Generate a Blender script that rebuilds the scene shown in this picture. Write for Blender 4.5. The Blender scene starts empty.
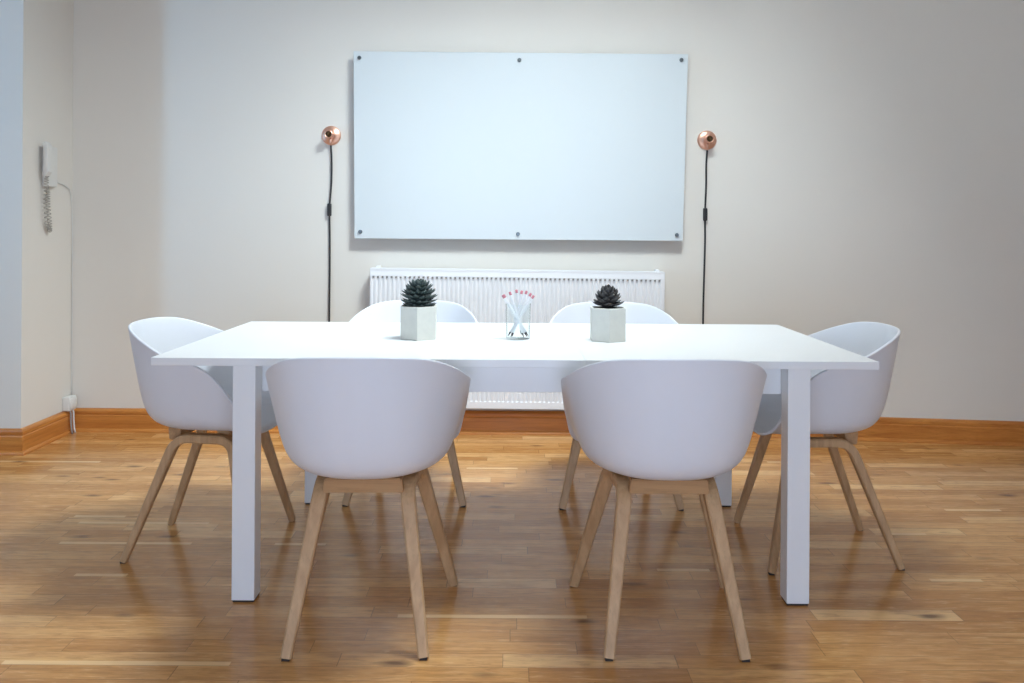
import bpy, bmesh, math, random
from mathutils import Vector, Matrix
random.seed(7)
SC = bpy.context.scene
COL = SC.collection
PI = math.pi

# ------------------------------------------------------------------ helpers
def link(o, parent=None):
    COL.objects.link(o)
    if parent: o.parent = parent
    return o

def obj(name, bm, mat=None, parent=None, smooth=False, angle=None):
    me = bpy.data.meshes.new(name)
    bmesh.ops.recalc_face_normals(bm, faces=bm.faces[:])
    if smooth:
        for f in bm.faces: f.smooth = True
    if angle:
        for e in bm.edges:
            if len(e.link_faces) == 2 and e.calc_face_angle(0) > math.radians(angle):
                e.smooth = False
    bm.to_mesh(me); bm.free()
    if mat: me.materials.append(mat)
    o = bpy.data.objects.new(name, me)
    return link(o, parent)

def tag(o, label, cat, group=None):
    o['label'] = label; o['category'] = cat
    if group: o['group'] = group
    return o

def thing(name, label, cat, loc=(0, 0, 0), rotz=0, group=None):
    o = bpy.data.objects.new(name, None)
    o.empty_display_size = .1
    o.location = loc; o.rotation_euler = (0, 0, rotz)
    link(o)
    return tag(o, label, cat, group)

def struct(name, bm, mat, **k):
    o = obj(name, bm, mat, **k); o['kind'] = 'structure'; return o

def box(bm, x0, x1, y0, y1, z0, z1, bevel=0, seg=2):
    b = bmesh.new()
    bmesh.ops.create_cube(b, size=1)
    for v in b.verts:
        v.co = Vector(((x0+x1)/2 + v.co.x*(x1-x0), (y0+y1)/2 + v.co.y*(y1-y0), (z0+z1)/2 + v.co.z*(z1-z0)))
    if bevel:
        bmesh.ops.bevel(b, geom=b.edges[:], offset=bevel, segments=seg, affect='EDGES', profile=.5)
    merge(bm, b)

def merge(bm, b, M=None):
    m = bpy.data.meshes.new('tmp')
    if M is not None: bmesh.ops.transform(b, matrix=M, verts=b.verts[:])
    b.to_mesh(m); b.free(); bm.from_mesh(m); bpy.data.meshes.remove(m)

def frames(pts):
    """parallel transported frames along a polyline"""
    pts = [Vector(p) for p in pts]
    T = []
    for i in range(len(pts)):
        a = pts[max(i-1, 0)]; b = pts[min(i+1, len(pts)-1)]
        T.append((b-a).normalized())
    n = T[0].orthogonal().normalized()
    out = []
    for i, t in enumerate(T):
        n = (n - t*n.dot(t)).normalized()
        out.append((pts[i], n, t.cross(n)))
    return out

def tube(bm, pts, r, seg=8):
    fr = frames(pts); rings = []
    for i, (p, n, b) in enumerate(fr):
        rr = r[i] if isinstance(r, (list, tuple)) else r
        rings.append([bm.verts.new(p + (n*math.cos(2*PI*k/seg) + b*math.sin(2*PI*k/seg))*rr) for k in range(seg)])
    for a, c in zip(rings, rings[1:]):
        for k in range(seg):
            bm.faces.new((a[k], a[(k+1) % seg], c[(k+1) % seg], c[k]))
    bm.faces.new(rings[0][::-1]); bm.faces.new(rings[-1])

def sweep_rect(bm, pts, side, w, t):
    """rectangular bar: `side` gives the lateral direction at each point, w lateral width, t thickness (lists)"""
    pts = [Vector(p) for p in pts]; rings = []
    for i, p in enumerate(pts):
        a = pts[max(i-1, 0)]; b = pts[min(i+1, len(pts)-1)]
        T = (b-a).normalized(); s = Vector(side)
        s = (s - T*s.dot(T)).normalized(); n = T.cross(s)
        W, H = w[i]/2, t[i]/2; c = .004
        prof = [(-W+c, -H), (W-c, -H), (W, -H+c), (W, H-c), (W-c, H), (-W+c, H), (-W, H-c), (-W, -H+c)]
        rings.append([bm.verts.new(p + s*x + n*y) for x, y in prof])
    for a, c in zip(rings, rings[1:]):
        for k in range(8):
            bm.faces.new((a[k], a[(k+1) % 8], c[(k+1) % 8], c[k]))
    bm.faces.new(rings[0][::-1]); bm.faces.new(rings[-1])

def lathe(bm, prof, seg=32, M=None):
    b = bmesh.new(); rings = []
    for r, z in prof:
        if r < 1e-6: rings.append([b.verts.new((0, 0, z))])
        else: rings.append([b.verts.new((r*math.cos(2*PI*k/seg), r*math.sin(2*PI*k/seg), z)) for k in range(seg)])
    for a, c in zip(rings, rings[1:]):
        for k in range(seg):
            k2 = (k+1) % seg
            if len(a) == 1 and len(c) == 1: continue
            if len(a) == 1: b.faces.new((a[0], c[k2], c[k]))
            elif len(c) == 1: b.faces.new((a[k], a[k2], c[0]))
            else: b.faces.new((a[k], a[k2], c[k2], c[k]))
    merge(bm, b, M)

def catmull(P, n):
    P = [Vector(p) for p in P]; out = []
    for i in range(len(P)-1):
        p0 = P[i-1] if i else P[0]*2-P[1]
        p1, p2 = P[i], P[i+1]
        p3 = P[i+2] if i+2 < len(P) else P[-1]*2-P[-2]
        for k in range(n):
            t = k/n
            out.append(.5*((2*p1)+(p2-p0)*t+(2*p0-5*p1+4*p2-p3)*t*t+(3*p1-p0-3*p2+p3)*t**3))
    out.append(P[-1]); return out

def dup(root, loc, rotz, label, scale=1):
    r = root.copy(); COL.objects.link(r); r.location = loc; r.rotation_euler = (0, 0, rotz)
    r.scale = (scale,)*3; r['label'] = label
    for ch in list(root.children):
        c = ch.copy(); COL.objects.link(c); c.parent = r
        for g in list(ch.children):
            d = g.copy(); COL.objects.link(d); d.parent = c
    return r

# ------------------------------------------------------------------ materials
def srgb(r, g, b):
    f = lambda c: (c/255/12.92) if c/255 <= .04045 else ((c/255+.055)/1.055)**2.4
    return (f(r), f(g), f(b), 1)

class NT:
    def __init__(s, name):
        s.m = bpy.data.materials.new(name); s.m.use_nodes = True
        s.t = s.m.node_tree; s.n = s.t.nodes; s.b = s.n['Principled BSDF']
    def node(s, typ, **k):
        n = s.n.new(typ)
        for a, v in k.items(): setattr(n, a, v)
        return n
    def set(s, n, key, v):
        if isinstance(v, bpy.types.NodeSocket): s.t.links.new(v, n.inputs[key])
        else: n.inputs[key].default_value = v
    def math(s, op, a, b=None, c=None):
        n = s.node('ShaderNodeMath', operation=op); s.set(n, 0, a)
        if b is not None: s.set(n, 1, b)
        if c is not None: s.set(n, 2, c)
        return n.outputs[0]
    def comb(s, x=0, y=0, z=0):
        n = s.node('ShaderNodeCombineXYZ'); s.set(n, 0, x); s.set(n, 1, y); s.set(n, 2, z); return n.outputs[0]
    def noise(s, vec, scale, detail=3, rough=.5, dist=0):
        n = s.node('ShaderNodeTexNoise'); s.set(n, 'Vector', vec); s.set(n, 'Scale', scale); s.set(n, 'Detail', detail)
        s.set(n, 'Roughness', rough); s.set(n, 'Distortion', dist); return n.outputs['Fac']
    def ramp(s, fac, stops):
        n = s.node('ShaderNodeValToRGB'); s.set(n, 0, fac); e = n.color_ramp.elements
        while len(e) < len(stops): e.new(.5)
        for x, (p, c) in zip(e, stops): x.position = p; x.color = c
        return n.outputs[0]
    def mix(s, fac, a, b, blend='MIX'):
        n = s.node('ShaderNodeMix', data_type='RGBA', blend_type=blend)
        s.set(n, 0, fac); s.set(n, 6, a); s.set(n, 7, b); return n.outputs[2]
    def bump(s, h, strength, dist=.002):
        n = s.node('ShaderNodeBump'); s.set(n, 'Height', h); s.set(n, 'Strength', strength); s.set(n, 'Distance', dist)
        s.t.links.new(n.outputs[0], s.b.inputs['Normal'])
    def sep(s, v):
        n = s.node('ShaderNodeSeparateXYZ'); s.set(n, 0, v); return n.outputs
    def pos(s): return s.node('ShaderNodeNewGeometry').outputs['Position']
    def objc(s): return s.node('ShaderNodeTexCoord').outputs['Object']

def plain(name, col, rough=.5, metal=0, noise_amt=.04, scale=12, bump=0, spec=.5):
    t = NT(name); f = t.noise(t.objc(), scale, 3)
    d = tuple(c*(1-noise_amt) for c in col[:3])+(1,); l = tuple(min(1, c*(1+noise_amt)) for c in col[:3])+(1,)
    t.set(t.b, 'Base Color', t.ramp(f, [(.3, d), (.7, l)]))
    t.set(t.b, 'Roughness', rough); t.set(t.b, 'Metallic', metal); t.set(t.b, 'Specular IOR Level', spec)
    if bump: t.bump(t.noise(t.objc(), scale*12, 4), bump)
    return t.m

M = {}
M['wall'] = plain('wall_paint', srgb(228, 222, 213), .85, 0, .012, 1.5, .05, .2)
M['ceiling'] = plain('ceiling_paint', srgb(238, 236, 232), .9, 0, .01, 2, 0, .2)
M['shell'] = plain('white_plastic', srgb(232, 233, 238), .38, 0, .006, 5)
M['table'] = plain('white_lacquer', srgb(240, 240, 240), .3, 0, .006, 4)
M['radiator'] = plain('white_enamel', srgb(240, 240, 242), .35, 0, .006, 4)
M['plastic'] = plain('white_abs', srgb(225, 223, 218), .4, 0, .01, 30)
M['greyline'] = plain('grey_gap', srgb(150, 147, 144), .6)
M['coil'] = plain('aged_cord', srgb(172, 166, 156), .5)
M['board'] = plain('whiteboard_glass', srgb(212, 218, 220), .32, 0, .005, 1)
M['glassedge'] = plain('board_edge_green', srgb(140, 160, 158), .2)
M['steel'] = plain('brushed_steel', srgb(120, 128, 132), .35, 1)
M['copper'] = plain('copper', srgb(234, 186, 164), .4, 1, .05, 30)
M['brass'] = plain('dark_brass', srgb(110, 84, 56), .35, 1, .05, 30)
M['black'] = plain('black_cord', srgb(38, 37, 38), .55, 0, .1, 60)
M['pad'] = plain('dark_felt_pad', srgb(58, 50, 44), .9)
M['pot'] = plain('pale_concrete', srgb(224, 223, 214), .8, 0, .03, 40, .1, .25)
M['soil'] = plain('dark_soil', srgb(40, 37, 34), .95, 0, .4, 120, .8)
M['pencil'] = plain('white_pencil_lacquer', srgb(240, 240, 242), .35)
M['eraser'] = plain('pink_eraser', srgb(206, 132, 142), .8)
M['graphite'] = plain('dark_pencil_tip', srgb(82, 70, 72), .5)

def glass():
    t = NT('clear_thin_glass'); t.n.remove(t.b)
    tr = t.node('ShaderNodeBsdfTransparent'); tr.inputs[0].default_value = (.97, .985, .985, 1)
    gl = t.node('ShaderNodeBsdfGlossy'); gl.inputs['Roughness'].default_value = .03
    fr = t.node('ShaderNodeFresnel'); fr.inputs['IOR'].default_value = 1.08
    mx = t.node('ShaderNodeMixShader')
    t.set(mx, 0, t.math('MULTIPLY', fr.outputs[0], .6)); t.t.links.new(tr.outputs[0], mx.inputs[1]); t.t.links.new(gl.outputs[0], mx.inputs[2])
    t.t.links.new(mx.outputs[0], t.n['Material Output'].inputs[0])
    return t.m
M['glass'] = glass()

def leafmat(name, dark, light, tip):
    t = NT(name); f = t.noise(t.objc(), 26, 3)
    c = t.ramp(f, [(.3, dark), (.7, light)])
    v = t.noise(t.objc(), 90, 2)
    t.set(t.b, 'Base Color', t.mix(t.math('MULTIPLY', v, .35), c, tip)); t.set(t.b, 'Roughness', .5)
    return t.m
M['leaf_green'] = leafmat('succulent_dark_green', srgb(38, 50, 48), srgb(66, 80, 78), srgb(92, 104, 98))
M['leaf_dark'] = leafmat('succulent_near_black', srgb(38, 38, 38), srgb(64, 62, 62), srgb(92, 84, 78))

def oak(name, a, b, axis, rough=.55):
    """fine straight grained wood, grain along the given axis of object space"""
    t = NT(name); x, y, z = t.sep(t.objc())
    sc = [34, 34, 34]; sc[axis] = 2.2
    vec = t.comb(t.math('MULTIPLY', x, sc[0]), t.math('MULTIPLY', y, sc[1]), t.math('MULTIPLY', z, sc[2]))
    f = t.noise(vec, 1.0, 5, .6, .4); g = t.noise(vec, 5, 3, .6)
    c = t.ramp(f, [(.32, a), (.68, b)])
    d = tuple(k*.72 for k in a[:3])+(1,)
    t.set(t.b, 'Base Color', t.mix(t.math('MULTIPLY', t.math('GREATER_THAN', g, .6), .25), c, d))
    t.set(t.b, 'Roughness', rough); t.bump(g, .12, .001); return t.m
M['oak'] = oak('soaped_oak', srgb(180, 140, 99), srgb(208, 169, 126), 2)
M['oakdark'] = oak('oak_crossbar', srgb(162, 120, 80), srgb(190, 148, 104), 0)
M['skirt'] = oak('varnished_pine', srgb(178, 106, 44), srgb(212, 142, 70), 0, .3)
M['skirty'] = oak('varnished_pine_return', srgb(178, 106, 44), srgb(212, 142, 70), 1, .3)

def floor_mat():
    t = NT('oak_strip_floor'); x, y, z = t.sep(t.pos())
    w = .0675
    ry = t.math('DIVIDE', t.math('ADD', y, .021), w); row = t.math('FLOOR', ry); fy = t.math('FRACT', ry)
    wn = t.node('ShaderNodeTexWhiteNoise', noise_dimensions='1D'); t.set(wn, 'W', row)
    rr = wn.outputs['Value']
    L = t.math('MULTIPLY_ADD', rr, .3, .42)
    rx = t.math('ADD', t.math('DIVIDE', x, L), t.math('MULTIPLY', rr, 37.3))
    # a second, irregular cut so that pieces differ in length
    cut = t.math('MULTIPLY', t.math('SINE', t.math('MULTIPLY', rx, 2.1)), .28)
    rx = t.math('ADD', rx, cut)
    colx = t.math('FLOOR', rx); fx = t.math('FRACT', rx)
    w2 = t.node('ShaderNodeTexWhiteNoise', noise_dimensions='2D'); t.set(w2, 'Vector', t.comb(row, colx))
    tone = w2.outputs['Value']
    w3 = t.node('ShaderNodeTexWhiteNoise', noise_dimensions='2D'); t.set(w3, 'Vector', t.comb(t.math('ADD', row, 91.0), colx))
    off = t.math('MULTIPLY', w3.outputs['Value'], 40)
    # grain stretched along the plank, shifted per plank
    gv = t.comb(t.math('ADD', t.math('MULTIPLY', x, 2.4), off), t.math('ADD', t.math('MULTIPLY', y, 30), off), off)
    g1 = t.noise(gv, 1.0, 5, .62, .8)
    gf = t.comb(t.math('ADD', t.math('MULTIPLY', x, 9), off), t.math('MULTIPLY', y, 190), off)
    g2 = t.noise(gf, 1.0, 3, .6)
    big = t.noise(t.comb(t.math('MULTIPLY', x, .9), t.math('MULTIPLY', y, 2.2), 0), 1.0, 2)
    base = t.ramp(tone, [(0, srgb(176, 124, 74)), (.25, srgb(190, 138, 84)), (.6, srgb(200, 149, 94)), (.9, srgb(211, 162, 107)), (1, srgb(226, 184, 132))])
    c = t.mix(t.math('MULTIPLY', t.ramp(g1, [(.45, (0, 0, 0, 1)), (.75, (1, 1, 1, 1))]), .6), base, srgb(150, 98, 54))
    c = t.mix(t.math('MULTIPLY', t.ramp(g1, [(.25, (1, 1, 1, 1)), (.45, (0, 0, 0, 1))]), .45), c, srgb(230, 188, 134))
    c = t.mix(t.math('MULTIPLY', t.ramp(g2, [(.52, (0, 0, 0, 1)), (.72, (1, 1, 1, 1))]), .30), c, srgb(126, 80, 44))
    c = t.mix(t.math('MULTIPLY', t.ramp(big, [(.4, (0, 0, 0, 1)), (.7, (1, 1, 1, 1))]), .15), c, srgb(166, 110, 62))
    g3 = t.noise(t.comb(t.math('ADD', t.math('MULTIPLY', x, 13), off), t.math('MULTIPLY', y, 75), off), 1.0, 4, .65, .5)
    c = t.mix(t.math('MULTIPLY', t.ramp(g3, [(.50, (0, 0, 0, 1)), (.66, (1, 1, 1, 1))]), .42), c, srgb(140, 92, 52))
    c = t.mix(t.math('MULTIPLY', t.ramp(g3, [(.30, (1, 1, 1, 1)), (.44, (0, 0, 0, 1))]), .35), c, srgb(232, 192, 140))
    # a few pale sapwood slivers along plank edges
    sl = t.math('MULTIPLY', t.math('GREATER_THAN', w3.outputs['Value'], .94), t.math('LESS_THAN', fy, .30))
    sl = t.math('MULTIPLY', sl, t.math('MULTIPLY', t.math('GREATER_THAN', fx, .12), t.math('LESS_THAN', fx, .62)))
    c = t.mix(t.math('MULTIPLY', sl, .6), c, srgb(240, 206, 158))
    # knots: sparse, elongated
    vo = t.node('ShaderNodeTexVoronoi', feature='F1'); t.set(vo, 'Vector', t.comb(t.math('MULTIPLY', x, 4.0), t.math('MULTIPLY', y, 11.0), 0)); t.set(vo, 'Scale', 1.0)
    sp = t.sep(vo.outputs['Color'])[0]
    kd = t.math('ADD', vo.outputs['Distance'], t.math('MULTIPLY', t.math('SUBTRACT', g1, .5), .5))
    kn = t.ramp(kd, [(.04, (1, 1, 1, 1)), (.20, (0, 0, 0, 1))])
    kn = t.math('MULTIPLY', kn, t.math('GREATER_THAN', sp, .5))
    c = t.mix(t.math('MULTIPLY', kn, .85), c, srgb(88, 55, 34))
    # joints
    ey = t.math('MINIMUM', fy, t.math('SUBTRACT', 1.0, fy)); ex = t.math('MINIMUM', fx, t.math('SUBTRACT', 1.0, fx))
    jy = t.math('LESS_THAN', ey, .012); jx = t.math('LESS_THAN', ex, .0025)
    j = t.math('MAXIMUM', jy, jx)
    c = t.mix(t.math('MULTIPLY', j, .5), c, srgb(84, 54, 32))
    hs = t.node('ShaderNodeHueSaturation'); hs.inputs['Saturation'].default_value = 1.03; hs.inputs['Value'].default_value = 1.19
    t.set(hs, 'Color', c); t.set(t.b, 'Base Color', hs.outputs[0])
    t.set(t.b, 'Roughness', t.math('MULTIPLY_ADD', g3, .16, .13))
    t.set(t.b, 'Specular IOR Level', .5)
    h = t.math('SUBTRACT', t.math('MULTIPLY', g2, .25), j)
    t.bump(h, .12, .002)
    return t.m
M['floor'] = floor_mat()

# ------------------------------------------------------------------ room shell
WY = 4.57                                   # back wall plane (left part); the right part comes slightly forward
def wall_y(x):
    a, b, s = .98, 1.28, .115
    if x < a: return WY
    if x < b: return WY - s*(x-a)**2/(2*(b-a))
    return WY - s*(b-a)/2 - s*(x-b)
XL, XR, YB, ZC = -4.2, 3.7, -1.3, 3.05       # outer room
PX, PY = -2.43, 4.102                        # the pier beside the alcove on the left

bm = bmesh.new(); box(bm, XL-.1, XR+.1, YB-.1, 4.75, -.1, 0); struct('floor', bm, M['floor'])

def extrude_plan(bm, front, back, z0, z1):
    n = len(front)
    V = [[bm.verts.new((p[0], p[1], z)) for p in front+back[::-1]] for z in (z0, z1)]
    m = len(V[0])
    for k in range(m): bm.faces.new((V[0][k], V[0][(k+1) % m], V[1][(k+1) % m], V[1][k]))
    for i in range(n-1):
        for z in (0, 1):
            bm.faces.new((V[z][i], V[z][i+1], V[z][m-2-i], V[z][m-1-i]))
xs = [PX, .98] + [.98+.05*i for i in range(1, 7)] + [XR]
bm = bmesh.new(); box(bm, PX, xs[1], WY, 4.85, 0, ZC); struct('wall_back', bm, M['wall'])
bm = bmesh.new()
extrude_plan(bm, [(x, wall_y(x)) for x in xs[1:]], [(x, 4.85) for x in xs[1:]], 0, ZC)
struct('wall_back_right', bm, M['wall'], smooth=True, angle=20)
bm = bmesh.new(); box(bm, XL, PX, PY, 4.85, 0, ZC); struct('wall_left', bm, M['wall'])      # pier: its face and its return
bm = bmesh.new(); box(bm, XR, XR+.15, YB, 4.75, 0, ZC); struct('wall_right', bm, M['wall'])

def wall_with_hole(bm, axis, at, th, u0, u1, z0, z1, hu0, hu1, hz0, hz1):
    for a, b, c, d in ((u0, hu0, z0, z1), (hu1, u1, z0, z1), (hu0, hu1, z0, hz0), (hu0, hu1, hz1, z1)):
        if axis == 'x': box(bm, at, at+th, a, b, c, d)
        else: box(bm, a, b, at, at+th, c, d)
# far left wall with the daylight window (outside the frame, it throws the cool light past the pier)
LW = (2.24, 2.58, .60, 2.85)
bm = bmesh.new(); wall_with_hole(bm, 'x', XL-.15, .15, YB, PY, 0, ZC, *LW); struct('wall_far_left', bm, M['wall'])
# rear wall with a broad window
RW = (-1.4, 1.4, .05, 1.40)
bm = bmesh.new(); wall_with_hole(bm, 'y', YB-.15, .15, XL, XR, 0, ZC, *RW); struct('wall_rear', bm, M['wall'])
# ceiling with a roof light over the table
SKY = (-.10, 1.20, 2.45, 3.30)
ZS = 4.05
bm = bmesh.new()
for a, b, c, d in ((XL, SKY[0], YB, 4.75), (SKY[1], XR, YB, 4.75), (SKY[0], SKY[1], YB, SKY[2]), (SKY[0], SKY[1], SKY[3], 4.75)):
    box(bm, a, b, c, d, ZC, ZC+.3)
for a, b, c, d in ((SKY[0]-.05, SKY[0], SKY[2]-.05, SKY[3]+.05), (SKY[1], SKY[1]+.05, SKY[2]-.05, SKY[3]+.05), (SKY[0], SKY[1], SKY[2]-.05, SKY[2]), (SKY[0], SKY[1], SKY[3], SKY[3]+.05)):
    box(bm, a, b, c, d, ZC+.3, ZS)
struct('ceiling', bm, M['ceiling'])

def window_frame(name, axis, at, u0, u1, z0, z1, nu, nz, t=.05, d=.06):
    bm = bmesh.new()
    def bar(a, b, c, e):
        if axis == 'x': box(bm, at-d/2, at+d/2, a, b, c, e)
        elif axis == 'y': box(bm, a, b, at-d/2, at+d/2, c, e)
        else: box(bm, a, b, c, e, at-d/2, at+d/2)
    for i in range(nu+1):
        u = u0 + (u1-u0-t)*i/nu; bar(u, u+t, z0, z1)
    for i in range(nz+1):
        z = z0 + (z1-z0-t)*i/nz; bar(u0+t, u1-t, z, z+t)
    return struct(name, bm, M['radiator'])
window_frame('window_1', 'x', XL-.09, *LW, 1, 3)
window_frame('window_2', 'y', YB-.09, *RW, 3, 1)
window_frame('window_3', 'z', ZS-.04, *SKY, 2, 1)

# baseboards: swept profile (offset from wall, height)
def skirting(name, path, normals, mat):
    prof = [(0, 0), (.034, 0), (.034, .006), (.030, .013), (.022, .018), (.022, .088), (.019, .094), (.021, .100), (.021, .112), (.016, .121), (.008, .126), (0, .126)]
    bm = bmesh.new(); rings = []
    for (x, y), (nx, ny) in zip(path, normals):
        rings.append([bm.verts.new((x+nx*o, y+ny*o, z)) for o, z in prof])
    for a, c in zip(rings, rings[1:]):
        for k in range(len(prof)-1): bm.faces.new((a[k], a[k+1], c[k+1], c[k]))
    bm.faces.new(rings[0]); bm.faces.new(rings[-1][::-1])
    return struct(name, bm, mat)
skirting('baseboard_back', [(x, wall_y(x)) for x in xs], [(1 if i == 0 else 0, -1) for i in range(len(xs))], M['skirt'])
skirting('baseboard_left', [(PX, WY), (PX, PY)], [(1, -1), (1, -1)], M['skirty'])
skirting('baseboard_pier', [(PX, PY), (XL, PY)], [(1, -1), (0, -1)], M['skirt'])

# ------------------------------------------------------------------ dining table
TX0, TX1, TY0, TY1, TZ = -1.085, 1.109, 2.490, 3.446, .74
tb = thing('dining_table', 'long white extending dining table with square legs in the middle of the room', 'table', (.012, 2.968, 0))
def loc(bm, root):  # world coordinates -> thing space (no rotation)
    bmesh.ops.translate(bm, verts=bm.verts[:], vec=-Vector(root.location)); return bm
s1, s2 = -.193, .223
for nm, a, b in (('tabletop_panel', TX0, s1), ('extension_leaf', s1, s2), ('tabletop_panel', s2, TX1)):
    bm = bmesh.new(); box(bm, a, b, TY0, TY1, TZ-.024, TZ, .0012); obj(nm, loc(bm, tb), M['table'], tb)
LGX = ((-.841, -.772), (.837, .905))
for x0, x1 in LGX:
    for y0, y1 in ((TY0+.008, TY0+.070), (TY1-.066, TY1-.004)):
        bm = bmesh.new(); box(bm, x0, x1, y0, y1, .006, TZ-.0245, .002)
        lg = obj('leg', loc(bm, tb), M['table'], tb)
        bm = bmesh.new(); box(bm, x0+.003, x1-.003, y0+.003, y1-.003, 0, .0062); obj('foot_pad', loc(bm, tb), M['pad'], lg)
for y in (TY0+.072, TY1-.080):
    bm = bmesh.new(); box(bm, -.7715, .8365, y, y+.016, TZ-.113, TZ-.0265, .0015); obj('apron', loc(bm, tb), M['table'], tb)
for x in (-.815, .862):
    bm = bmesh.new(); box(bm, x, x+.018, TY0+.0705, TY1-.0665, TZ-.113, TZ-.0265, .0015); obj('apron', loc(bm, tb), M['table'], tb)

# ------------------------------------------------------------------ chairs
RIM = [(0, -.262, .798), (.10, -.250, .796), (.19, -.206, .785), (.255, -.128, .752), (.289, -.037, .712), (.294, .045, .690),
       (.291, .095, .664), (.286, .130, .630), (.279, .163, .585), (.269, .187, .545), (.250, .216, .484), (.195, .244, .456), (.10, .253, .450), (0, .255, .449)]
PROF = [(0, 0), (.22, 0), (.40, .004), (.54, .022), (.66, .06), (.745, .125), (.80, .21), (.84, .32), (.88, .47), (.935, .71), (.985, .945), (1, 1)]
def shell_mesh():
    half = catmull(RIM, 4)
    rim = half + [Vector((-p.x, p.y, p.z)) for p in half[-2:0:-1]]
    prof = catmull([(a, b, 0) for a, b in PROF], 3)
    zb = .440; bm = bmesh.new(); rings = []
    for q in prof[1:]:
        s, g = max(q.x, 0), min(max(q.y, 0), 1)
        ring = []
        for p in rim:
            front = max(0, (p.y-.05)/.2)*max(0, 1-(p.z-.449)/.2)      # the seat front: flat, then a soft waterfall lip
            z = zb + (p.z-zb)*g
            z += front*(.010*math.sin(min(1, s/.9)*PI)-.012*max(0, (s-.9)/.1)**2)
            ring.append(bm.verts.new((p.x*s, p.y*s, z)))
        rings.append(ring)
    c = bm.verts.new((0, 0, zb)); n = len(rim)
    for k in range(n): bm.faces.new((c, rings[0][k], rings[0][(k+1) % n]))
    for a, b in zip(rings, rings[1:]):
        for k in range(n): bm.faces.new((a[k], b[k], b[(k+1) % n], a[(k+1) % n]))
    return bm
def make_chair(label):
    t = thing('tub_chair', label, 'chair', group='white tub chairs around the table')
    sh = obj('shell', shell_mesh(), M['shell'], t, smooth=True)
    # the open surface above is the outside of the tub: thicken inwards and round the lip
    md = sh.modifiers.new('thickness', 'SOLIDIFY'); md.thickness = .009; md.offset = -1; md.use_even_offset = False
    md = sh.modifiers.new('round', 'SUBSURF'); md.levels = 1; md.render_levels = 2
    dg = bpy.context.evaluated_depsgraph_get(); me = bpy.data.meshes.new_from_object(sh.evaluated_get(dg))
    sh.modifiers.clear(); sh.data = me
    # bent oak side frames: each is an inverted U, split mid-rail into a rear and a front leg
    for s in (-1, 1):
        zr = .409
        for sgn, foot, sho in ((-1, (.180, -.2235), (.119, -.072)), (1, (.240, .2235), (.136, .128))):
            F = Vector((s*foot[0], foot[1], .004)); S = Vector((s*sho[0], sho[1], zr)); m = Vector((s*.1275, .028, zr))
            d1 = (F-S).normalized(); d2 = (m-S).normalized(); R = .050
            pts = [F + (S+d1*R-F)*k/6 for k in range(7)]
            for k in range(1, 7):
                u = k/7; a = S+d1*R; b = S+d2*R
                pts.append(a*(1-u)**2 + S*2*u*(1-u) + b*u*u)
            pts += [S+d2*R, m]
            n = len(pts)
            w = [.029+.012*min(1, k/6) for k in range(n)]; th = [.022+.007*min(1, k/6) for k in range(n)]
            bm = bmesh.new(); sweep_rect(bm, pts, (1, 0, 0), w, th)
            lg = obj('leg', bm, M['oak'], t)
            bm = bmesh.new(); box(bm, F.x-.010, F.x+.010, F.y-.008, F.y+.008, 0, .006); obj('glide', bm, M['pad'], lg)
    for y in (-.085, .085):
        bm = bmesh.new()
        V = [bm.verts.new((x, y+dy, z)) for z, hw, dd in ((.398, .112, .017), (.441, .106, .024)) for x, dy in ((-hw, -dd), (hw, -dd), (hw, dd), (-hw, dd))]
        for f in ((0, 3, 2, 1), (4, 5, 6, 7), (0, 1, 5, 4), (1, 2, 6, 5), (2, 3, 7, 6), (3, 0, 4, 7)): bm.faces.new([V[i] for i in f])
        bmesh.ops.bevel(bm, geom=bm.edges[:], offset=.003, segments=2, affect='EDGES')
        obj('crossbar', bm, M['oakdark'], t)
    return t
ch = make_chair('white tub chair with its back to us at the near left of the table')
ch.location = (-.412, 2.398, 0); ch.rotation_euler = (0, 0, math.radians(1.5))
dup(ch, (.4425, 2.404, 0), 0, 'white tub chair with its back to us at the near right of the table')
dup(ch, (-1.073, 2.962, 0), -PI/2-math.radians(2), 'white tub chair at the left end of the table facing right')
dup(ch, (1.094, 2.960, 0), PI/2-math.radians(2), 'white tub chair at the right end of the table facing left')
dup(ch, (-.432, 3.590, 0), PI, 'white tub chair behind the table in front of the left half of the radiator')
dup(ch, (.449, 3.563, 0), PI, 'white tub chair behind the table in front of the right half of the radiator')

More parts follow.
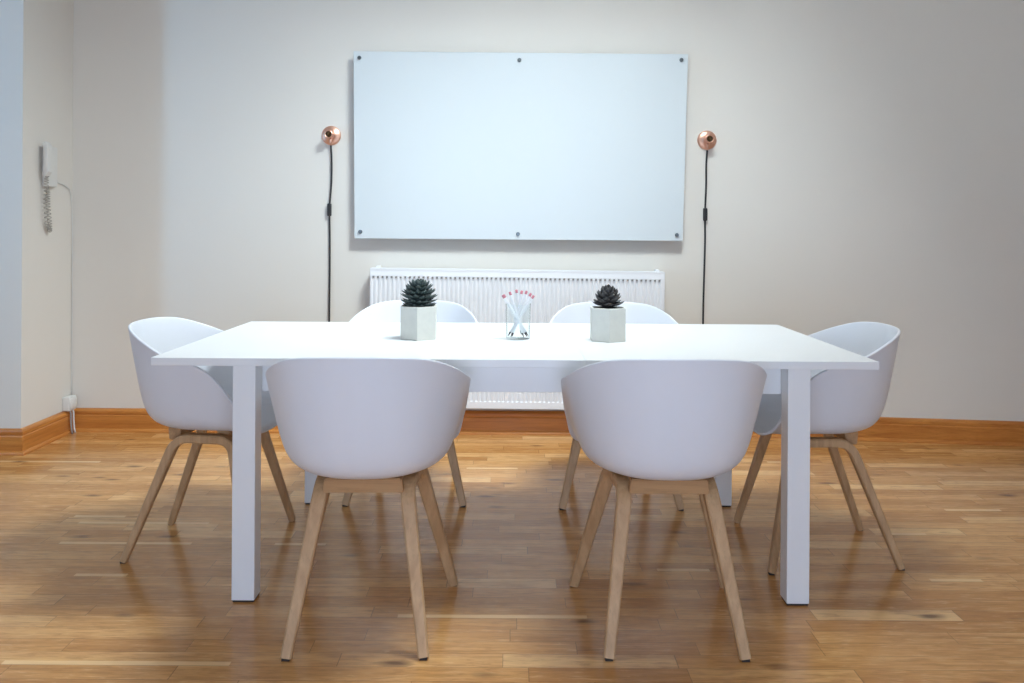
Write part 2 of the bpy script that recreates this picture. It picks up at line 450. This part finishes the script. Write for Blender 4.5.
# ------------------------------------------------------------------ whiteboard
BY = 4.515
wb = thing('glass_whiteboard', 'large frameless pale blue glass whiteboard on the back wall above the radiator', 'whiteboard', (.04, BY, 1.5))
k = BY/4.54
zc = 1.139
C4 = [(-.876*k, zc+(2.100-zc)*k), (-.865*k, zc+(1.072-zc)*k), (.938*k, zc+(1.069-zc)*k), (.961*k, zc+(2.095-zc)*k)]
bm = bmesh.new()
V = [[bm.verts.new((x-.04, y-BY, z-1.5)) for x, z in C4] for y in (BY, BY+.006)]
bm.faces.new(V[0]); bm.faces.new(V[1][::-1])
for i in range(4): bm.faces.new((V[0][i], V[0][(i+1) % 4], V[1][(i+1) % 4], V[1][i]))
bmesh.ops.bevel(bm, geom=bm.edges[:], offset=.0012, segments=1, affect='EDGES')
obj('glass_panel', bm, M['board'], wb)
for x, z in ((-.843, 2.064), (-.832, 1.109), (.035, 2.057), (.033, 1.102), (.924, 2.063), (.905, 1.102)):
    X, Z = x*k-.04, zc+(z-zc)*k-1.5
    Mx = Matrix.Translation((X, 0, Z)) @ Matrix.Rotation(PI/2, 4, 'X')
    bm = bmesh.new(); lathe(bm, [(0, .010), (.008, .010), (.0105, .007), (.0105, 0)], 20, Mx)
    st = obj('standoff_cap', bm, M['steel'], wb, smooth=True, angle=40)
    gap = wall_y(x*k)-BY
    bm = bmesh.new(); lathe(bm, [(0, -.0062), (.009, -.0062), (.009, -gap), (0, -gap)], 16, Mx); obj('wall_mount', bm, M['steel'], st)

# ------------------------------------------------------------------ radiator
RX0, RX1, RZ0, RZ1, RYF, RYB = -.770, .821, .158, .908, 4.467, 4.537
rd = thing('panel_radiator', 'long white ribbed panel radiator under the whiteboard', 'radiator', (.025, 4.50, .158))
rd.rotation_euler = (0, .0074, 0)
# front panel: a plain band above and below, pressed vertical flutes between
bm = bmesh.new()
n = 64; per = (RX1-RX0-.02)/n; prof = []
for i in range(n):
    x = RX0+.01+i*per
    prof += [(x, 0), (x+per*.14, .006), (x+per*.46, .006), (x+per*.60, 0)]
prof.append((RX1-.01, 0))
zs = [RZ0, RZ0+.034, RZ0+.040, RZ1-.048, RZ1-.040, RZ1-.006]
grid = []
for j, z in enumerate(zs):
    fl = 1 if j in (2, 3) else 0
    grid.append([bm.verts.new((x, RYF+d*fl+(.004 if j == 5 else 0), z)) for x, d in [(RX0+.002, 0)]+prof+[(RX1-.002, 0)]])
for a, b in zip(grid, grid[1:]):
    for i in range(len(a)-1): bm.faces.new((a[i], a[i+1], b[i+1], b[i]))
# back of the pressed sheet
back = [bm.verts.new((x, RYF+.014, z)) for x, z in ((RX0+.002, RZ0), (RX1-.002, RZ0), (RX1-.002, RZ1-.006), (RX0+.002, RZ1-.006))]
bm.faces.new(back)
g0, g1 = grid[0], grid[-1]
bm.faces.new([back[0], back[1]]+g0[::-1]); bm.faces.new([back[3], back[2]]+g1[::-1])
bm.faces.new([back[0]]+[g[0] for g in grid]+[back[3]]); bm.faces.new([back[1]]+[g[-1] for g in grid]+[back[2]])
obj('front_panel', loc(bm, rd), M['radiator'], rd)
bm = bmesh.new()                                       # small dark slots at the head of every flute
for i in range(n):
    x = RX0+.01+i*per+per*.3
    box(bm, x-.0042, x+.0042, RYF-.0006, RYF+.006, RZ1-.052, RZ1-.044)
obj('flute_slots', loc(bm, rd), M['greyline'], rd)
bm = bmesh.new(); box(bm, RX0+.004, RX1-.004, RYB-.012, RYB, RZ0+.01, RZ1-.01, .003); obj('rear_panel', loc(bm, rd), M['radiator'], rd)
bm = bmesh.new()                                       # top grille
for i in range(80):
    x = RX0+.012+i*(RX1-RX0-.024)/80
    box(bm, x, x+.012, RYF+.010, RYB-.008, RZ1-.006, RZ1-.002)
box(bm, RX0, RX1, RYF+.002, RYF+.012, RZ1-.012, RZ1); box(bm, RX0, RX1, RYB-.010, RYB, RZ1-.012, RZ1)
obj('top_grille', loc(bm, rd), M['radiator'], rd)
for x in (RX0-.002, RX1-.002):
    bm = bmesh.new(); box(bm, x, x+.004, RYF+.004, RYB, RZ0+.012, RZ1-.001, .0015); obj('side_cover', loc(bm, rd), M['radiator'], rd)
for x in (RX0+.02, RX1-.04):
    bm = bmesh.new(); box(bm, x, x+.022, RYB-.004, wall_y(x)-.0005, RZ0+.05, RZ1+.008, .002); obj('wall_bracket', loc(bm, rd), M['radiator'], rd)

# ------------------------------------------------------------------ copper wall lamps
def wall_lamp(x, z, label, sway):
    y = wall_y(x)
    t = thing('wall_lamp', label, 'lamp', (x, y, z), 0, 'copper wall lamps beside the whiteboard')
    Rx = Matrix.Rotation(PI/2, 4, 'X')                 # +z of the lathe -> -y (into the room)
    bm = bmesh.new(); lathe(bm, [(0, 0), (.053, 0), (.053, .006), (.050, .011), (.040, .014), (.026, .020), (.022, .026), (0, .026)], 40, Rx)
    obj('back_plate', bm, M['copper'], t, smooth=True, angle=50)
    bm = bmesh.new(); lathe(bm, [(.017, .024), (.019, .030), (.0205, .060), (.0225, .064), (.0225, .074), (.0195, .076), (.0165, .074), (.0165, .040), (0, .040)], 32, Rx)
    h = obj('lamp_holder', bm, M['copper'], t, smooth=True, angle=40)
    bm = bmesh.new(); lathe(bm, [(.0162, .0735), (.0145, .0735), (.014, .045), (.006, .043), (.006, .049), (0, .049)], 24, Rx)
    obj('socket', bm, M['brass'], h, smooth=True, angle=40)
    bm = bmesh.new(); tube(bm, [(0, -.018, -.020), (0, -.022, -.030), (0, -.020, -.044), (0, -.014, -.054)], [.008, .009, .008, .006], 14)
    obj('cord_grip', bm, M['copper'], t, smooth=True)
    zend = .14-z
    P = catmull([(0, -.014, -.050), (sway[0], -.010, -.13), (sway[1], -.008, -.26), (sway[2], -.008, -.405), (sway[3], -.008, -.56), (sway[4], -.008, -.75),
                 (sway[5], -.008, -1.0), (sway[5], -.008, zend)], 6)
    # keep the cord on the wall surface
    P = [Vector((p.x, p.y+wall_y(x+p.x)-y, p.z)) for p in P]
    bm = bmesh.new(); tube(bm, P, .0052, 8); c = obj('cord', bm, M['black'], t, smooth=True)
    bm = bmesh.new(); box(bm, sway[2]-.011, sway[2]+.011, -.024+wall_y(x)-y, -.001, -.445, -.375, .005)
    obj('inline_switch', bm, M['black'], c)
wall_lamp(-1.001, 1.639, 'copper wall lamp with hanging black cord left of the whiteboard', (.004, .003, -.006, -.004, -.003, -.004))
wall_lamp(1.073, 1.626, 'copper wall lamp with hanging black cord right of the whiteboard', (-.004, -.004, -.009, -.008, -.012, -.016))

# ------------------------------------------------------------------ intercom phone on the alcove return
ph = thing('intercom_phone', 'white intercom handset with coiled cord on the narrow left wall', 'phone', (PX, 4.30, 1.33))
bm = bmesh.new(); box(bm, 0, .024, -.030, .078, .005, .215, .006, 3); obj('base_unit', bm, M['plastic'], ph, smooth=True, angle=40)
bm = bmesh.new()
hp = [(.030, -.046, .226), (.040, -.048, .21), (.038, -.048, .14), (.040, -.048, .08), (.030, -.046, .063)]
sweep_rect(bm, hp, (0, 1, 0), [.042, .046, .038, .044, .042], [.024, .028, .020, .028, .024])
hs = obj('handset', bm, M['plastic'], ph, smooth=True, angle=35)
bm = bmesh.new(); box(bm, .020, .034, -.026, -.019, .055, .205); obj('cradle_gap', bm, M['greyline'], ph)
pts = []
path = catmull([(.036, -.048, .066), (.032, -.044, .01), (.024, -.034, -.08), (.022, -.016, -.18), (.021, .010, -.222), (.018, .014, -.18), (.015, .004, -.10), (.014, .004, -.04), (.014, .006, .007)], 40)
for i, (p, n_, b_) in enumerate(frames(path)):
    a = i*2*PI/9
    amp = .0100*min(1, i/20, (len(path)-1-i)/20)
    pts.append(p + n_*math.cos(a)*amp + b_*math.sin(a)*amp)
bm = bmesh.new(); tube(bm, pts, .0022, 6); obj('coiled_cord', bm, M['coil'], ph, smooth=True)

# thin line cable: from the phone to the corner and down to the junction box
bm = bmesh.new()
P = catmull([(PX+.004, 4.372, 1.362), (PX+.004, 4.41, 1.362), (PX+.004, 4.50, 1.345), (PX+.005, 4.545, 1.30), (PX+.006, 4.560, 1.1), (PX+.006, 4.562, .7), (PX+.006, 4.562, .2)], 8)
tube(bm, P, .0026, 6); tag(obj('phone_cable', bm, M['plastic'], smooth=True), 'thin pale cable running down the wall corner from the intercom phone', 'cable')
jb = thing('junction_box', 'small white junction box sitting on the baseboard in the left corner', 'box', (PX, 4.511, .126))
bm = bmesh.new(); box(bm, 0, .042, -.036, .036, .0, .078, .006, 3); obj('housing', bm, M['plastic'], jb, smooth=True, angle=40)
bm = bmesh.new(); box(bm, .040, .048, -.029, .029, .010, .068, .004, 2); obj('lid', bm, M['plastic'], jb, smooth=True, angle=40)
for dy, mt in ((-.012, 'greyline'), (.016, 'plastic')):
    bm = bmesh.new(); tube(bm, [(.030, dy, .004), (.036, dy, -.012), (.037, dy, -.06), (.041, dy, -.105), (.046, dy, -.1255)], .005, 8)
    obj('lead', bm, M[mt], jb, smooth=True)

# ------------------------------------------------------------------ potted succulents
def leaf(bm, origin, az, elev, L, W, T):
    """thick pointed succulent leaf"""
    d = Vector((math.cos(az)*math.cos(elev), math.sin(az)*math.cos(elev), math.sin(elev)))
    s = Vector((-math.sin(az), math.cos(az), 0)); u = s.cross(d)*-1
    u = Vector((-math.cos(az)*math.sin(elev), -math.sin(az)*math.sin(elev), math.cos(elev)))
    st = [(0, .45, .9, 0), (.3, .85, 1, -.02), (.6, 1, .9, 0), (.8, .72, .65, .05), (.93, .32, .35, .10)]
    rings = []
    for t, w, h, lift in st:
        c = origin + d*(L*t) + u*(lift*L)
        rings.append([bm.verts.new(c + s*(W*w*a) + u*(T*h*b)) for a, b in ((-1, .15), (-.5, .42), (0, .30), (.5, .42), (1, .15), (.55, -.55), (0, -.8), (-.55, -.55))])
    tip = bm.verts.new(origin + d*L + u*(.15*L))
    for a, c in zip(rings, rings[1:]):
        for k in range(8): bm.faces.new((a[k], a[(k+1) % 8], c[(k+1) % 8], c[k]))
    for k in range(8): bm.faces.new((rings[-1][k], rings[-1][(k+1) % 8], tip))
    bm.faces.new(rings[0][::-1])
def plant(x, y, rot, label, mat, kind, R=.0715):
    t = thing('potted_succulent', label, 'plant', (x, y, TZ), rot, 'potted succulents on the table')
    H = .117
    bm = bmesh.new()
    hexr = lambda r, z: [bm.verts.new((r*math.cos(-PI/2+k*PI/3), r*math.sin(-PI/2+k*PI/3), z)) for k in range(6)]
    rings = [hexr(R-.002, 0), hexr(R, .002), hexr(R, H-.001), hexr(R-.001, H), hexr(R-.008, H), hexr(R-.009, H-.02)]
    for a, c in zip(rings, rings[1:]):
        for k in range(6): bm.faces.new((a[k], a[(k+1) % 6], c[(k+1) % 6], c[k]))
    bm.faces.new(rings[0][::-1]); bm.faces.new(rings[-1])
    obj('pot', bm, M['pot'], t)
    bm = bmesh.new()
    v = [bm.verts.new(((R-.0085)*math.cos(-PI/2+k*PI/3), (R-.0085)*math.sin(-PI/2+k*PI/3), H-.005)) for k in range(6)]
    c = bm.verts.new((0, 0, H+.004)); v2 = [bm.verts.new(p.co-Vector((0, 0, .012))) for p in v]
    for k in range(6):
        bm.faces.new((v[k], v[(k+1) % 6], c)); bm.faces.new((v2[k], v2[(k+1) % 6], v[(k+1) % 6], v[k]))
    bm.faces.new(v2[::-1])
    obj('soil', bm, M['soil'], t)
    rnd = random.Random(11 if kind == 'spiky' else 5)
    bm = bmesh.new()
    if kind == 'spiky':                                # stacked tiers of pointed leaves making a ball
        tiers = [(.004, -.05, .056, 14), (.016, .02, .060, 15), (.029, .08, .060, 15), (.041, .18, .057, 14), (.052, .34, .051, 12), (.060, .6, .043, 10), (.064, .92, .036, 7), (.065, 1.3, .030, 4)]
        for i, (z, el, L, n) in enumerate(tiers):
            for k in range(n):
                az = 2*PI*(k+.5*(i % 2))/n + rnd.uniform(-.05, .05)
                o = Vector((math.cos(az), math.sin(az), 0))*.006 + Vector((0, 0, H+z))
                leaf(bm, o, az, el+rnd.uniform(-.06, .06), L*rnd.uniform(.94, 1.05), .0135, .0075)
        lathe(bm, [(0, H-.002), (.022, H), (.026, H+.03), (.02, H+.055), (0, H+.066)], 12)
    else:                                              # loose dark rosette of broad curling leaves
        nl = 46
        for i in range(nl):
            f = i/(nl-1); az = i*2.39996 + rnd.uniform(-.12, .12)
            el = .02 + 1.15*f**1.2 + rnd.uniform(-.14, .14)
            L = (.053-.012*f)*rnd.uniform(.92, 1.08)
            o = Vector((math.cos(az), math.sin(az), 0))*.005 + Vector((0, 0, H+.010+.030*f))
            leaf(bm, o, az, el, L, .0185-.006*f, .0085)
        lathe(bm, [(0, H-.002), (.02, H), (.024, H+.02), (.018, H+.04), (0, H+.05)], 12)
    obj('foliage', bm, mat, t, smooth=True)
plant(-.331, 2.956, .04, 'hexagonal pale pot with a tall spiky dark green succulent', M['leaf_green'], 'spiky')
plant(.342, 2.936, -.02, 'hexagonal pale pot with a low blackish rosette succulent', M['leaf_dark'], 'rosette', .0685)

# ------------------------------------------------------------------ glass of pencils
GX, GY = .024, 2.958
gl = thing('pencil_glass', 'clear drinking glass holding white pencils at the middle of the table', 'glass', (GX, GY, TZ))
bm = bmesh.new()
lathe(bm, [(0, 0), (.040, 0), (.042, .003), (.0455, .124), (.0455, .1255), (.0442, .1255), (.0437, .124), (.0402, .009), (.038, .007), (0, .007)], 40)
obj('tumbler', bm, M['glass'], gl, smooth=True, angle=50)
# every pencil stands in its own thin slice of the glass, leaning left or right (top x, bottom x)
PEN = [(-.030, .020), (.046, -.026), (-.058, .032), (.012, -.020), (.064, -.036), (-.065, .036), (.030, -.024), (-.006, .012)]
ORD = sorted(range(len(PEN)), key=lambda i: PEN[i][0])
SPOT = ['leaning furthest left', 'second from the left', 'third from the left', 'just left of the middle', 'just right of the middle', 'third from the right', 'second from the right', 'leaning furthest right']
proto = None
for i, (tx, bx) in enumerate(PEN):
    ly = -.0336 + .0096*i
    Ln = .172
    B = Vector((bx, ly, .0095)); T = Vector((tx, ly*1.0, .168)); ax = (T-B).normalized()
    q = B+ax*((.124-B.z)/ax.z); lim = math.sqrt(.0395**2-ly*ly)
    if abs(q.x) > lim:
        q.x = math.copysign(lim, q.x); ax = (q-B).normalized()
    lab = 'white pencil with a pink end in the glass, ' + SPOT[ORD.index(i)]
    if proto is None:
        pn = thing('pencil', lab, 'pencil', group='white pencils in the glass')
        bm = bmesh.new(); lathe(bm, [(0, .0165), (.0037, .0168), (.0045, .021), (.0046, Ln-.012), (0, Ln-.012)], 10); obj('shaft', bm, M['pencil'], pn)
        bm = bmesh.new(); lathe(bm, [(0, 0), (.0010, .0005), (.0034, .017), (.0030, .0178), (0, .014)], 8); obj('tip', bm, M['graphite'], pn, smooth=True)
        bm = bmesh.new(); lathe(bm, [(.0047, Ln-.0125), (.0047, Ln-.002), (.003, Ln), (0, Ln)], 10); obj('eraser', bm, M['eraser'], pn, smooth=True, angle=40)
        proto = pn
    else:
        pn = dup(proto, (0, 0, 0), 0, lab)
    pn.location = Vector((GX, GY, TZ)) + B
    pn.scale = (1, 1, .945 + .055*min(1, abs(ax.x)/.45))
    pn.rotation_euler = ax.to_track_quat('Z', 'Y').to_euler()

# ------------------------------------------------------------------ light
def area(name, loc_, rot, sx, sy, power, col):
    l = bpy.data.lights.new(name, 'AREA'); l.shape = 'RECTANGLE'; l.size = sx; l.size_y = sy; l.energy = power; l.color = col
    o = bpy.data.objects.new(name, l); o.location = loc_; o.rotation_euler = rot; COL.objects.link(o); return o
rl = area('roof_light_daylight', (.5, 2.80, 3.58), Vector((-.45, .47, -.76)).to_track_quat('-Z', 'Y').to_euler(), .85, .85, 86, (.816, .942, 1))
sl = area('side_window_daylight', (XL-.08, (LW[0]+LW[1])/2, (LW[2]+LW[3])/2), Vector((.78, .62, 0)).to_track_quat('-Z', 'X').to_euler(), LW[3]-LW[2]-.1, LW[1]-LW[0]-.12, 15, (.27, .60, 1))
sl.data.spread = math.radians(110)
area('rear_window_daylight', (0, YB-.02, (RW[2]+RW[3])/2), (PI/2, 0, 0), RW[1]-RW[0], RW[3]-RW[2], 74, (.575, .735, 1))

w = bpy.data.worlds.new('world'); SC.world = w; w.use_nodes = True
nt = w.node_tree
sky = nt.nodes.new('ShaderNodeTexSky'); sky.sky_type = 'HOSEK_WILKIE'; sky.turbidity = 4; sky.sun_direction = (.2, -.5, .8)
nt.links.new(sky.outputs[0], nt.nodes['Background'].inputs[0]); nt.nodes['Background'].inputs[1].default_value = .1

rl.data.spread = math.radians(122)
# ------------------------------------------------------------------ camera
cd = bpy.data.cameras.new('camera'); cam = bpy.data.objects.new('camera', cd); COL.objects.link(cam)
cd.sensor_width = 36; cd.lens = 827/1024*36
cd.shift_y = -(341.5-227.2)/1024
cd.clip_start = .05
cam.location = (0, 0, 1.139); cam.rotation_euler = (PI/2, .0062*-1, 0)
SC.camera = cam

SC.view_settings.view_transform = 'Standard'; SC.view_settings.look = 'None'
SC.view_settings.gamma = 1; SC.view_settings.use_curve_mapping = False
SC.view_settings.exposure = .04
SC.cycles.use_denoising = True
SC.cycles.max_bounces = 10
